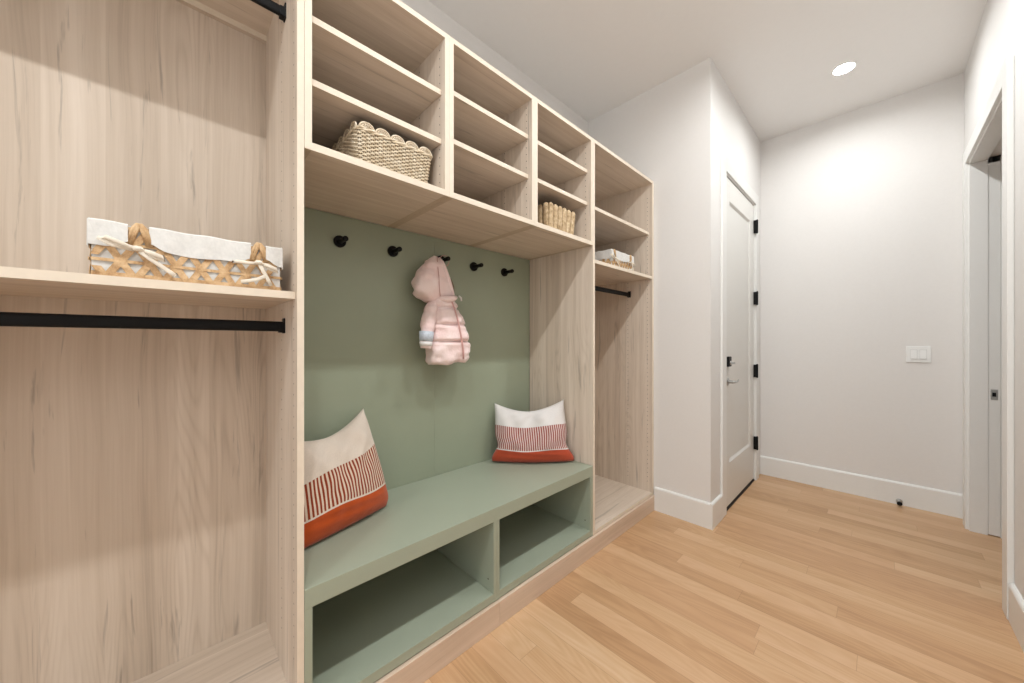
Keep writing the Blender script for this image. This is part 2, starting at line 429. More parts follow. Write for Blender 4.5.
# --- right tower
RY0, RY1 = 1.756, 2.548
rt = thing('closet_tower', (-1.4, 2.15, 0.0), 'tall narrow pale wood closet at right end beside the white wall', 'closet')
side_panel(rt, RY0, RY0+T, 0.105, ZT, hr=True)
side_panel(rt, RY1-T, RY1, 0.105, ZT, hl=True, hz=(0.2, 2.3), split=-1.358)
ya, yb = RY0+T, RY1-T
MB().box(XB, XB+0.008, ya, yb, 0.105, ZT-T).build('back_panel', M_wz, rt)
board('top_panel', rt, XB, XF, ya, yb, ZT-T, ZT)
board('bottom_panel', rt, XB+0.008, XF-0.001, ya, yb, 0.107, 0.126)
board('shelf', rt, XB+0.008, XF-0.026, ya+0.001, yb-0.001, 2.010, 2.0295)
board('shelf', rt, XB+0.008, XF-0.002, ya, yb, 1.683, 1.703)
rod(rt, -1.325, ya, yb, 1.585)

# --- three cubby cabinets over the bench
CUB = [(0.2775, 0.7715, 2.192, 2.004, 'left open cubby cabinet over the bench, next to the tall closet panel'),
       (0.7720, 1.2582, 2.218, 2.027, 'middle open cubby cabinet over the bench, all its shelves empty'),
       (1.2587, 1.7555, 2.219, 2.032, 'right open cubby cabinet over the bench, holding the smaller scalloped basket')]
for (a, b, s1, s2, lab) in CUB:
    t = thing('cubby_cabinet', (-1.4, (a+b)/2, 1.78), lab, 'cabinet', 'cubby cabinets over the bench')
    side_panel(t, a, a+T, 1.780, ZT, hr=True, hz=(1.84, 2.36)); side_panel(t, b-T, b, 1.780, ZT, hl=True, hz=(1.84, 2.36))
    MB().box(XB, XB+0.008, a+T, b-T, 1.780, ZT-T).build('back_panel', M_wz, t)
    board('top_panel', t, XB, XF, a+T, b-T, ZT-T, ZT)
    board('bottom_panel', t, XB+0.008, XF, a+T, b-T, 1.780, 1.802)
    for s in (s1, s2): board('shelf', t, XB+0.008, XF-0.024, a+T+0.001, b-T-0.001, s-0.0195, s)

# --- green back panel with a fine joint
gb = MB().box(XB-0.018, XB-0.002, 0.2775, 1.016, 0.105, 1.779).box(XB-0.018, XB-0.002, 1.0167, 1.755, 0.105, 1.779)
gb = gb.build('backing_panel', M_green); tag(gb, 'sage green back panel behind the coat hooks', 'wall panel')

# --- bench
bt = thing('storage_bench', (-1.4, 1.01, 0.105), 'sage green bench with two open cubbies under a thick seat', 'bench')
BY0, BY1, BM = 0.2775, 1.7545, 1.0135
MB().box(XB-0.001, XF, BY0, BY1, 0.450, 0.508).build('seat', M_greenb, bt, 0.0012)
def gpanel(y0, y1, hl, hr):
    mb = MB().box(XB, XF-0.0005, y0, y1, 0.106, 0.4495)
    for y, s, on in ((y0, -1, hl), (y1, 1, hr)):
        if on: holes(mb, y, s, (XF-0.037,), 0.19, 0.20, r=0.004)
    mb.build('side_panel', [M_greenb, M_hole], bt, 0.0006)
gpanel(BY0, BY0+0.021, False, True); gpanel(BM-0.0165, BM, True, False); gpanel(BM+0.0005, BM+0.017, False, True); gpanel(BY1-0.024, BY1, True, False)
for a, b in ((BY0+0.021, BM-0.0165), (BM+0.017, BY1-0.024)):
    MB().box(XB, XF-0.001, a, b, 0.108, 0.142).build('bottom_panel', M_greenb, bt, 0.0006)
    MB().box(XB, XB+0.008, a, b, 0.142, 0.4495).build('back_panel', M_greenb, bt)

# --- plinth boards
XK = -1.133
for a, b, lab in ((LY0, 1.0205, 'nearer pale wood plinth board along the floor, under the left bench cubby'), (1.0212, YE-0.001, 'farther pale wood plinth board along the floor, running to the white wall')):
    mb = MB().box(XK-0.018, XK, a, b, 0.0005, 0.1035)
    tag(mb.build('plinth_board', M_kick, None, 0.0012), lab, 'plinth', 'plinth boards under the closets')

# ------------------------------------------------------------ recessed ceiling lights
def lens_material():
    m = NT('lit lens'); m.b.inputs['Emission Color'].default_value = (1.0, 1.0, 1.0, 1); m.b.inputs['Emission Strength'].default_value = 14.0
    return m.done(rgb(250, 248, 244), 0.4)
M_lens = lens_material()
def can_light():
    t = thing('recessed_light', (LAMP_X, LAMP_Y[0], CEIL), None, 'ceiling light', 'recessed lights in a row down the ceiling')
    c = (LAMP_X, LAMP_Y[0], CEIL)
    MB().lathe([(0.050, 0.003), (0.050, -0.002), (0.063, -0.003), (0.066, -0.001), (0.066, 0.0)], c, 'Z', 36, cap=False).lathe([(0.050, -0.002), (0.048, 0.012), (0.048, 0.05)], c, 'Z', 36, cap=False).build('trim_ring', M_trim, t, smooth=True)
    MB().lathe([(0.0, 0.010), (0.047, 0.010), (0.047, 0.016), (0.0, 0.016)], c, 'Z', 36).build('lens', M_lens, t)
    l = bpy.data.lights.new('lamp', 'AREA'); l.shape = 'DISK'; l.size = 0.088; l.energy = LAMP_W; l.color = (0.955, 0.985, 0.99)
    lo = bpy.data.objects.new('lamp', l); col.objects.link(lo); lo.parent = t; lo.location = (0, 0, 0.0085)
    return t
c0 = can_light()
labs = ['round recessed ceiling light shining near the white entry door', 'recessed ceiling light over the far end of the closets',
        'recessed ceiling light opposite the coat hooks', 'recessed ceiling light beside the tall left closet', 'recessed ceiling light nearest the open end of the hall']
for i, y in enumerate(LAMP_Y):
    o = c0 if i == 0 else copy_tree(c0)
    o.location = (LAMP_X, y, CEIL); o['label'] = labs[i]
    if i == 0:      # the one by the door runs dimmer than the rest
        for ch in c0.children:
            if ch.type == 'LIGHT': far_lamp = ch
    else:
        for ch in [x for x in col.objects if x.parent == o and x.type == 'LIGHT']:
            if i == 1: full = ch.data.copy(); full.energy = LAMP_W
            ch.data = full
far_lamp.data.energy = LAMP_W * 0.66

# ------------------------------------------------------------ coat hooks on the green panel
XG = XB - 0.0025
def coat_hook():
    t = thing('coat_hook', (XG, 0.535, 1.663), None, 'coat hook', 'black coat hooks in a row on the green panel')
    c = (XG, 0.535, 1.663)
    MB().lathe([(0, 0.0), (0.0245, 0.0), (0.0255, 0.002), (0.0255, 0.012), (0.023, 0.015), (0, 0.015)], c, 'X', 28).build('wall_plate', M_black, t, 0.0)
    MB().lathe([(0, 0.014), (0.010, 0.014), (0.010, 0.066), (0.0115, 0.069), (0.0115, 0.080), (0.010, 0.083), (0, 0.083)], (c[0], c[1], c[2]-0.002), 'X', 20).build('peg', M_black, t, 0.0)
    return t
h0 = coat_hook()
for i, (y, lab) in enumerate(((0.535, 'black coat hook nearest the tall left closet, bare'), (0.779, 'bare black coat hook just left of the pink jacket'),
        (1.051, 'black coat hook that the pink jacket hangs from'), (1.275, 'bare black coat hook just right of the pink jacket'), (1.518, 'black coat hook nearest the right pale wood panel, bare'))):
    o = h0 if i == 0 else copy_tree(h0)
    o.location = (XG, y, 1.663); o['label'] = lab

# ------------------------------------------------------------ wall fittings
sw = thing('light_switch', (0.203, YF, 1.13), 'white double rocker light switch on the far wall', 'light switch')
MB().box(0.143, 0.263, YF-0.008, YF, 1.074, 1.192).build('wall_plate', M_plas, sw, 0.002)
M_plas_shade = flat('shade-toned rocker frame', rgb(206,206,204), 0.3)  # greyer than the plate: shading lines round the rockers, painted in
for x in (0.180, 0.226):
    f = MB().box(x-0.0175, x+0.0175, YF-0.0090, YF-0.008, 1.098, 1.168).build('rocker_frame', M_plas_shade, sw, 0.0005)
    mb = MB(); a, b, c, d = x-0.0155, x+0.0155, 1.101, 1.165
    mb.add([(a, YF-0.0090, c), (b, YF-0.0090, c), (b, YF-0.0090, d), (a, YF-0.0090, d), (a, YF-0.0150, c), (b, YF-0.0150, c), (b, YF-0.0100, d), (a, YF-0.0100, d)],
           [(0,1,2,3), (4,5,6,7), (0,1,5,4), (2,3,7,6), (1,2,6,5), (0,3,7,4)])
    mb.build('rocker', M_plas, f)
ds = thing('door_stop', (0.11, YF-0.016, 0.025), 'small black door stop on the far baseboard near the floor', 'door stop')
MB().lathe([(0, 0), (0.018, 0.0), (0.018, -0.005), (0.006, -0.007), (0.006, -0.055), (0, -0.055)], (0.108, YF-0.0165, 0.028), 'Y', 18).build('post', M_steel, ds)
MB().lathe([(0, -0.05), (0.013, -0.05), (0.0145, -0.055), (0.0145, -0.070), (0.011, -0.075), (0, -0.075)], (0.108, YF-0.0165, 0.028), 'Y', 18).build('rubber_tip', M_black, ds)

# ------------------------------------------------------------ cushions
def cushion_mats(pref, cream, stripe_a, stripe_b, rust, nstripe, duty, t0, t1, b0):
    m = NT(pref); uv = m.n('ShaderNodeUVMap').outputs[0]; s = m.sep(uv)
    tc = m.n('ShaderNodeTexCoord').outputs['Object']
    weave = m.noise(tc, 420.0, 2.0)
    fr = m.math('FRACT', m.math('MULTIPLY', s[0], float(nstripe)))
    st = m.math('LESS_THAN', fr, duty)
    c = m.mix(st, stripe_b, stripe_a)
    hi = m.math('GREATER_THAN', s[1], m.math('ADD', t0, m.math('MULTIPLY', s[0], t1))); c = m.mix(hi, c, cream)
    ln = m.math('LESS_THAN', s[1], b0+0.016); c = m.mix(ln, c, cream)
    lo = m.math('LESS_THAN', s[1], b0); c = m.mix(lo, c, rust)
    c = m.mix(1.0, c, m.ramp(weave, [(0.3, G(0.86)), (0.7, G(1.0))]), 'MULTIPLY')
    m.bump(weave, 0.35, 0.0012)
    m.b.inputs['Sheen Weight'].default_value = 0.2
    return m.done(c, 0.9, 0.0, 0.2)
def cushion(name, label, P, thick, mat, seed, waist=0.0, rnd=0.05, belly=0.0, dip=0.06, chop=0.0, ears=0.03, bulge_low=0.0, ddir=(0,0,-1)):
    """P = corners bottom-left, bottom-right, top-right, top-left as seen from the front"""
    bl, br, tr, tl = [Vector(p) for p in P]; N = 44
    nrm = ((br-bl).cross(tl-bl)).normalized()
    mb = MB(); uvs = []; idx = {}
    ddir = Vector(ddir)
    def pos(u, v, s):
        # concave edges with pointed corners
        eu = (2*u-1); ev = (2*v-1)
        uu = u - eu*ears*(1-ev*ev)*abs(eu)**3; vv = v - ev*ears*(1-eu*eu)*abs(ev)**3
        k = 1 - waist*math.exp(-((v-0.30)/0.13)**2) - rnd*max(0, 1-v/0.10)**2; uu = 0.5 + (uu-0.5)*k
        p = (bl*(1-uu)+br*uu)*(1-vv) + (tl*(1-uu)+tr*uu)*vv
        p = p + Vector((0, 0, belly*eu*eu*max(0, 1-v/0.5)**2))
        prof = max(0.0, (1-abs(eu)**2.6))**0.55 * max(0.0, (1-abs(ev)**2.6))**0.55
        t = thick*0.5*prof*(1.0 + bulge_low*(1-v)*1.3)
        # top edge sags between the corners
        sag = dip*(v**2.5)*max(0, 1-abs(eu)**1.7)
        p = p - (tl-bl).normalized()*sag
        # karate-chop hollow and creases
        cr = chop*math.exp(-((u-0.5)/0.13)**2)*(v**2)*prof
        n3 = noise.noise(Vector((u*3.1+seed, v*2.7, s*1.7)))*0.014 + noise.noise(Vector((u*9+seed, v*5.0, s*3.3)))*0.006
        fold = 0.009*math.sin((u*1.2+v*0.6)*18+seed)*(v**2)*prof + 0.006*math.sin((u-v*0.8)*26+seed*2)*v*prof
        low = 0.006*math.sin(v*60+6*u)*math.exp(-((v-0.13)/0.1)**2)*prof
        return p + nrm*(s*(t + (n3+fold+low)*prof) - (cr if s > 0 else -cr*0.3))
    for s in (1, -1):
        for j in range(N+1):
            for i in range(N+1):
                if s < 0 and (i in (0, N) or j in (0, N)): idx[(s, i, j)] = idx[(1, i, j)]; continue
                u, v = i/N, j/N
                idx[(s, i, j)] = len(mb.v); mb.v.append(tuple(pos(u, v, s))); uvs.append((u, v + 0.012*math.sin(u*9+seed)))
    for s in (1, -1):
        for j in range(N):
            for i in range(N):
                f = (idx[(s,i,j)], idx[(s,i+1,j)], idx[(s,i+1,j+1)], idx[(s,i,j+1)])
                mb.f.append(f if s > 0 else f[::-1]); mb.m.append(0)
    zmin = min(p[2] for p in mb.v); lift = SEAT_Z - zmin
    mb.v = [(x, y, z + lift) for x, y, z in mb.v]
    o = mb.build(name, mat, None, smooth=True, uvs=uvs)
    return tag(o, label, 'cushion')
SEAT_Z = 0.509
M_cu1 = cushion_mats('cushion cloth cream and rust', rgb(226,212,198), rgb(146,62,36), rgb(226,206,186), rgb(190,80,30), 30, 0.52, 0.52, 0.12, 0.215)
M_cu2 = cushion_mats('cushion cloth white and rust', rgb(232,228,226), rgb(160,88,78), rgb(232,216,212), rgb(186,78,50), 34, 0.60, 0.635, 0.0, 0.225)
cushion('throw_cushion', 'cream, dark striped and rust cushion at the left end of the bench',
        [(-1.345, 0.285, 0.52), (-1.475, 0.690, 0.52), (-1.600, 0.622, 0.940), (-1.53, 0.285, 0.880)], 0.17, M_cu1, 1.3, waist=0.0, rnd=0.12, belly=0.012, dip=0.055, chop=0.035, ears=0.02)
cushion('throw_cushion', 'white, finely striped and rust cushion in the right corner of the bench',
        [(-1.590, 1.360, 0.52), (-1.245, 1.728, 0.52), (-1.340, 1.732, 0.893), (-1.622, 1.418, 0.874)], 0.15, M_cu2, 4.2, waist=0.10, rnd=0.04, belly=0.022, dip=0.050, chop=0.035, ears=0.03)

# ------------------------------------------------------------ pink jacket hanging from the middle hook
def jacket_mat():
    m = NT('pink puffer nylon'); tc = m.n('ShaderNodeTexCoord').outputs['Object']
    a = m.noise(tc, 9.0, 2.0); b = m.noise(tc, 60.0, 4.0, 0.6, 0.8)
    c = m.ramp(a, [(0.35, rgb(243,214,211)), (0.65, rgb(250,230,227))])
    m.bump(m.math('ADD', a, m.math('MULTIPLY', b, 0.35)), 1.0, 0.012)
    m.b.inputs['Sheen Weight'].default_value = 0.15
    return m.done(c, 0.42, 0.0, 0.45)
M_jk = jacket_mat()
M_lining = flat('jacket lining', rgb(120,96,74), 0.8)
M_zip = flat('pink zip tape', rgb(206,158,152), 0.6)
M_label = flat('silver blue cuff patch', rgb(204,214,226), 0.3, tex=0.25, scale=120)
M_label2 = flat('white cuff stripe', rgb(236,234,232), 0.5)
def interp(tab, t):
    for (a, va), (b, vb) in zip(tab, tab[1:]):
        if a >= t >= b or a <= t <= b:
            f = (t-a)/(b-a) if b != a else 0; f = f*f*(3-2*f) if len(tab) < 4 else f
            return [x+(y-x)*f for x, y in zip(va, vb)]
    return tab[-1][1] if abs(t-tab[-1][0]) < abs(t-tab[0][0]) else tab[0][1]
def loft(rows, n=40, seed=0, seams=(), puff=0.12, wr=0.004, expo=0.8, mi=0):
    """rows: z -> (y_left, y_right, x_centre, half_depth); seams = heights where the quilting pinches"""
    zs0, zs1 = rows[0][0], rows[-1][0]; M = 64; mb = MB(); vs = []
    for j in range(M+1):
        z = zs0 + (zs1-zs0)*j/M; yl, yr, xc, hd = interp(rows, z)
        s = 1.0
        for q in seams: s -= puff*math.exp(-((z-q)/0.007)**2)*1.0
        for k in range(n):
            a = 2*math.pi*k/n; cu, su = math.cos(a), math.sin(a)
            w = (yr-yl)/2
            y = (yl+yr)/2 + w*math.copysign(abs(cu)**expo, cu)*(1-(1-s)*0.25); x = xc + hd*math.copysign(abs(su)**expo, su)*(1-(1-s)*1.6)
            nn = noise.noise(Vector((y*22+seed, z*30, x*18)))*wr*2 + noise.noise(Vector((y*60, z*14+seed, x*50)))*wr
            vs.append((x+su*nn, y+cu*nn, z))
    fs = [(j*n+k, j*n+(k+1) % n, (j+1)*n+(k+1) % n, (j+1)*n+k) for j in range(M) for k in range(n)]
    mb.add(vs, fs, mi); return mb, n, M
def jacket():
    t = thing('puffer_jacket', (-1.58, 1.02, 1.12), "child's pale pink hooded puffer jacket hanging from the middle coat hook", 'jacket')
    # body: heights run from the collar to the hem
    B = [(1.456, (0.962, 1.062, -1.579, 0.027)), (1.440, (0.950, 1.076, -1.574, 0.044)), (1.415, (0.943, 1.088, -1.571, 0.056)), (1.385, (0.940, 1.104, -1.568, 0.063)),
         (1.350, (0.938, 1.120, -1.566, 0.070)), (1.31, (0.936, 1.140, -1.564, 0.074)), (1.27, (0.935, 1.152, -1.563, 0.078)), (1.22, (0.933, 1.162, -1.562, 0.081)), (1.17, (0.928, 1.168, -1.562, 0.081)), (1.135, (0.928, 1.164, -1.563, 0.073)), (1.118, (0.940, 1.150, -1.564, 0.061))]
    mb, n, M = loft(B, 48, 2.0, (1.312, 1.228, 1.398), 0.20, 0.005)
    mb.v = [(x + 0.006*math.sin(y*70)*max(0, (1.20-z)/0.08), y, z + (0.004*math.sin(y*60+1)+0.008*(y-1.05)/0.1)*max(0, (1.20-z)/0.08)) for x, y, z in mb.v]
    base = len(mb.v) - n
    # hem turned in: lining
    ring = []
    for k in range(n):
        x, y, z = mb.v[base+k]; ring.append((-1.57+(x+1.57)*0.72, 1.06+(y-1.06)*0.90, z+0.022+0.006*math.sin(k*0.8)))
    o0 = mb.add(ring, [], 1)
    for k in range(n):
        mb.f.append((base+k, base+(k+1) % n, o0+(k+1) % n, o0+k)); mb.m.append(0)
    mb.f.append(tuple(o0+k for k in range(n))); mb.m.append(1)
    mb.f.append(tuple(range(n))); mb.m.append(0)
    # slanted hem and shoulders as in the photo
    mb.build('body', [M_jk, M_lining], t, smooth=True)
    # hood: a deep pouch, drawn up to a point at the hook
    Hd = [(1.662, (0.972, 0.996, -1.590, 0.010)), (1.645, (0.950, 1.010, -1.588, 0.026)), (1.615, (0.922, 1.020, -1.586, 0.038)), (1.580, (0.890, 1.032, -1.583, 0.048)), (1.540, (0.868, 1.044, -1.580, 0.056)),
          (1.500, (0.856, 1.056, -1.578, 0.060)), (1.465, (0.860, 1.066, -1.578, 0.056)), (1.440, (0.888, 1.070, -1.580, 0.044)), (1.422, (0.930, 1.060, -1.582, 0.026))]
    mb, n, M = loft(Hd, 40, 7.0, (), 0.1, 0.006)
    mb.f.append(tuple(range(n))); mb.m.append(0); mb.f.append(tuple(M*n+k for k in range(n))); mb.m.append(0)
    hd = mb.build('hood', M_jk, t, smooth=True)
    # rim of the hood opening and the seam over the crown
    MB().tube([(-1.578, 1.000, 1.655), (-1.562, 1.010, 1.63), (-1.551, 1.020, 1.59), (-1.545, 1.033, 1.545), (-1.543, 1.046, 1.505), (-1.546, 1.060, 1.47), (-1.552, 1.068, 1.445)], [0.005,0.009,0.011,0.012,0.012,0.011,0.007], 10).build('hood_rim', M_jk, hd, smooth=True)
    MB().tube([(-1.560, 1.030, 1.572), (-1.552, 1.050, 1.545), (-1.550, 1.064, 1.510), (-1.556, 1.076, 1.478)], [0.003, 0.008, 0.008, 0.003], 8).build('hood_lining', M_lining, hd, smooth=True)
    MB().tube([(-1.562, 0.978, 1.655), (-1.546, 0.972, 1.60), (-1.524, 0.965, 1.55), (-1.516, 0.962, 1.50), (-1.520, 0.970, 1.45)], 0.0022, 6).build('hood_seam', M_zip, hd, smooth=True)
    # collar
    MB().tube([(-1.560, 0.960, 1.440), (-1.530, 0.985, 1.438), (-1.515, 1.015, 1.440), (-1.515, 1.045, 1.446), (-1.538, 1.075, 1.455)], [0.008, 0.014, 0.016, 0.016, 0.010], 10, up=(0,0,1)).build('collar', M_jk, t, smooth=True)
    # sleeves
    def sleeve(pts, rad, nm):
        mb = MB(); P = []; Rr = []
        m = 40
        for j in range(m+1):
            f = j/m*(len(pts)-1); i = min(int(f), len(pts)-2); g = f-i
            P.append(Vector(pts[i]).lerp(Vector(pts[i+1]), g)); r = rad[i]+(rad[i+1]-rad[i])*g
            Rr.append(r*(1-0.13*math.exp(-((j-13)/1.3)**2)-0.13*math.exp(-((j-26)/1.3)**2)-0.10*math.exp(-((j-36)/1.0)**2)))
        mb.tube(P, Rr, 20, up=(0.3,1,0)); 
        mb.v = [(x + noise.noise(Vector((x*40, y*40, z*40)))*0.004, y + noise.noise(Vector((x*40+5, y*40, z*30)))*0.004, z) for x, y, z in mb.v]
        return mb.build(nm, M_jk, t, smooth=True)
    s1 = sleeve([(-1.565, 0.962, 1.420), (-1.550, 0.935, 1.385), (-1.538, 0.912, 1.32), (-1.530, 0.900, 1.25), (-1.528, 0.896, 1.195)], [0.024, 0.034, 0.036, 0.032, 0.024], 'sleeve')
    sleeve([(-1.592, 1.065, 1.420), (-1.602, 1.090, 1.38), (-1.608, 1.115, 1.31), (-1.609, 1.130, 1.24), (-1.609, 1.135, 1.195)], [0.020, 0.030, 0.032, 0.030, 0.022], 'sleeve')
    MB().tube([(-1.530, 0.900, 1.275), (-1.5295, 0.898, 1.250), (-1.529, 0.896, 1.228)], [0.0355, 0.034, 0.0315], 20, up=(0.3,1,0)).build('cuff_band', M_label, s1, smooth=True)
    MB().tube([(-1.529, 0.896, 1.226), (-1.5285, 0.895, 1.206)], [0.0315, 0.028], 20, up=(0.3,1,0)).build('cuff_edge', M_label2, s1, smooth=True)
    MB().tube([(-1.512, 1.074, 1.462), (-1.508, 1.086, 1.452), (-1.510, 1.090, 1.436)], [0.005, 0.007, 0.004], 8, flat=0.5).build('neck_tab', M_label2, t, smooth=True)
    # zip and hem band
    zp = [(1.44-0.02*i, 1.036+0.0033*i) for i in range(16)]
    pts = []
    for z, y in zp:
        yl, yr, xc, h = interp(B, z); w = (yr-yl)/2; cu = max(-0.98, min(0.98, (y-(yl+yr)/2)/w)); cu = math.copysign(abs(cu)**(1/0.8), cu)
        pts.append((xc + h*(1-cu*cu)**0.4*0.99 + 0.005, y, z))
    MB().tube(pts, 0.005, 8, flat=0.5, up=(1,0,0)).build('zip', M_zip, t, smooth=True)
    MB().tube([(pts[0][0]+0.004, pts[0][1], pts[0][2]+0.004), (pts[0][0]+0.006, pts[0][1]+0.002, pts[0][2]-0.018)], [0.006, 0.004], 8).build('zip_pull', M_label2, t, smooth=True)
    # hanging loop over the peg
    lp = [( -1.612+0.003*math.sin(a), 1.054+0.0285*math.cos(a), 1.653+0.0285*math.sin(a)) for a in [2*math.pi*k/20 for k in range(20)]]
    MB().tube(lp, 0.002, 6, closed=True, up=(1,0,0)).build('hanging_loop', M_zip, t, smooth=True)
    return t
jk = jacket(); jk.location = (jk.location[0] + 0.022, jk.location[1] - 0.014, jk.location[2] - 0.003)

# ------------------------------------------------------------ baskets
def rrect(L, D, r, n_per):
    """closed rounded rectangle, L along y, D along x, list of (x, y, nx, ny) at even spacing"""
    segs = []
    hx, hy = D/2-r, L/2-r
    path = []
    for cx, cy, a0 in ((hx, hy, 0), (-hx, hy, 90), (-hx, -hy, 180), (hx, -hy, 270)):
        for k in range(9):
            a = R(a0 + 90*k/8); path.append((cx+r*math.cos(a), cy+r*math.sin(a), math.cos(a), math.sin(a)))
    path.append(path[0]); d = [0]
    for p, q in zip(path, path[1:]): d.append(d[-1]+math.hypot(q[0]-p[0], q[1]-p[1]))
    out = []; j = 0
    for i in range(n_per):
        t = d[-1]*i/n_per
        while d[j+1] < t: j += 1
        f = (t-d[j])/(d[j+1]-d[j]) if d[j+1] > d[j] else 0
        out.append(tuple(a+(b-a)*f for a, b in zip(path[j], path[j+1])))
    return out, d[-1]

def wicker_mat(name, a, b, c):
    m = NT(name); tc = m.n('ShaderNodeTexCoord').outputs['Object']
    n1 = m.noise(tc, 55.0, 3.0); n2 = m.noise(tc, 300.0, 2.0)
    v = m.math('ADD', m.math('MULTIPLY', n1, 0.7), m.math('MULTIPLY', n2, 0.3))
    m.bump(n2, 0.3, 0.0008)
    return m.done(m.ramp(v, [(0.32, a), (0.5, b), (0.7, c)]), 0.65, 0.0, 0.3)
M_core = flat('shadowed wicker core', rgb(132,108,80), 0.8, tex=0.3, scale=150)  # darker wicker tone, shade of the weave gaps put into the colour
M_wk = wicker_mat('natural wicker', rgb(200,180,150), rgb(228,212,186), rgb(244,234,216))
M_wk2 = wicker_mat('golden wicker', rgb(150,124,90), rgb(198,172,136), rgb(226,206,174))
M_bb = wicker_mat('split bamboo', rgb(166,128,88), rgb(202,166,124), rgb(222,192,152))
M_cloth = flat('white liner cloth', rgb(226,224,220), 0.9, tex=0.12, scale=90, bump=0.4)
M_tie = flat('cream ribbon', rgb(232,222,206), 0.85, tex=0.08, scale=60, bump=0.3)

def scallop_basket(label, cx, cy, z0, L, D, H, nL, nD, mat, stake, taper=0.10, rr=0.0025, rot=0.0):
    t = thing('scalloped_basket', (cx, cy, z0), label, 'basket')
    ca, sa = math.cos(rot), math.sin(rot)
    def W(x, y, z): return (cx + x*ca - y*sa, cy + x*sa + y*ca, z0 + z)
    rows = max(8, int(H/0.0060)); per = int(2*(L+D)/stake)*6
    if (per//6) % 2: per += 6
    mb = MB()
    for j in range(rows):
        z = 0.004 + (H-0.008)*j/(rows-1); k = 1 - taper*(1-z/H)
        pts, _ = rrect(L*k, D*k, 0.018, per)
        ph = math.pi*(j % 2)
        mb.tube([W(x+nx*0.0034*math.sin(math.pi*i/6+ph), y+ny*0.0034*math.sin(math.pi*i/6+ph), z) for i, (x, y, nx, ny) in enumerate(pts)], rr, 5, closed=True)
    # closed inner skin behind the weave and the base
    mb.build('woven_wall', mat, t, smooth=True)
    sk = MB(); n = 64; ri = []
    for z in (0.002, H-0.004):
        k = 1 - taper*(1-z/H); pts, _ = rrect(L*k-0.010, D*k-0.010, 0.014, n); ri.append([W(x, y, z) for x, y, _, _ in pts])
    pts, _ = rrect(L*(1-taper)-0.014, D*(1-taper)-0.014, 0.012, n); ri.append([W(x, y, 0.008) for x, y, _, _ in pts])
    k = 1; pts, _ = rrect(L*k-0.014, D*k-0.014, 0.012, n); ri.append([W(x, y, H-0.004) for x, y, _, _ in pts])
    vs = ri[0]+ri[1]+ri[3]+ri[2]; fs = []
    for q in range(3): fs += [(q*n+i, q*n+(i+1) % n, (q+1)*n+(i+1) % n, (q+1)*n+i) for i in range(n)]
    fs += [tuple(range(n)), tuple(range(3*n, 4*n))]
    sk.add(vs, fs); sk.build('basket_core', M_core, t)
    # stakes
    st = MB(); ns = per//6
    p0, _ = rrect(L*(1-taper), D*(1-taper), 0.018, per); p1, _ = rrect(L, D, 0.018, per)
    for i in range(0, per, 6):
        a, b = p0[i+3 if i+3 < per else 0], p1[i+3 if i+3 < per else 0]
        st.tube([W(a[0], a[1], 0.003), W(b[0], b[1], H)], 0.0019, 5)
    st.build('stakes', mat, t, smooth=True)
    # twisted rim
    rm = MB(); pts, _ = rrect(L+0.004, D+0.004, 0.018, 160)
    for ph in (0, math.pi):
        rm.tube([W(x+nx*0.003*math.cos(i*0.55+ph), y+ny*0.003*math.cos(i*0.55+ph), H+0.003*math.sin(i*0.55+ph)) for i, (x, y, nx, ny) in enumerate(pts)], 0.003, 6, closed=True)
    rm.build('rim', mat, t, smooth=True)
    # scallops, each a fan of its own
    for (axis, cnt, span, offs) in (('y', nL, L, D/2), ('x', nD, D, L/2)):
        for s in (1, -1):
            for i in range(cnt):
                w = (span-0.006)/cnt; c = -span/2 + 0.003 + w*(i+0.5); r = w*0.5
                def Q(u, h, o=0.0):
                    return W(s*(offs+0.002+o), c+u, H+h) if axis == 'y' else W(c+u, s*(offs+0.002+o), H+h)
                sb = MB()
                hgt = 0.88 if w > 0.04 else 1.0
                for rad, tr in ((r*0.93, 0.0030), (r*0.70, 0.0016)):
                    sb.tube([Q(rad*math.cos(math.pi*k/12), rad*hgt*math.sin(math.pi*k/12), 0.0006*math.sin(k*3)) for k in range(13)], tr, 6, up=(1,0,0) if axis == 'y' else (0,1,0))
                nr = 9 if w > 0.04 else 5
                for k in range(nr):
                    a = math.pi*(k+0.5)/nr
                    sb.tube([Q(0.002*math.cos(a), 0.001), Q(r*0.9*math.cos(a), r*0.9*hgt*math.sin(a))], 0.0015, 5)
                # thin web so the fan reads closed
                wb = [Q(0, 0, -0.001)] + [Q(r*0.9*math.cos(math.pi*k/12), r*0.9*hgt*math.sin(math.pi*k/12), -0.001) for k in range(13)]
                wc = [Q(0, 0, 0.001)] + [Q(r*0.9*math.cos(math.pi*k/12), r*0.9*hgt*math.sin(math.pi*k/12), 0.001) for k in range(13)]
                o = sb.add(wb+wc, [(0, k, k+1) for k in range(1, 13)] + [(14, 14+k+1, 14+k) for k in range(1, 13)], 1)
                sb.build('scallop', [mat, M_core], t, smooth=True)
    return t
scallop_basket('large wicker basket with scalloped rim in the left cubby cabinet', -1.315, 0.583, 1.8025, 0.280, 0.25, 0.129, 5, 4, M_wk, 0.0150)
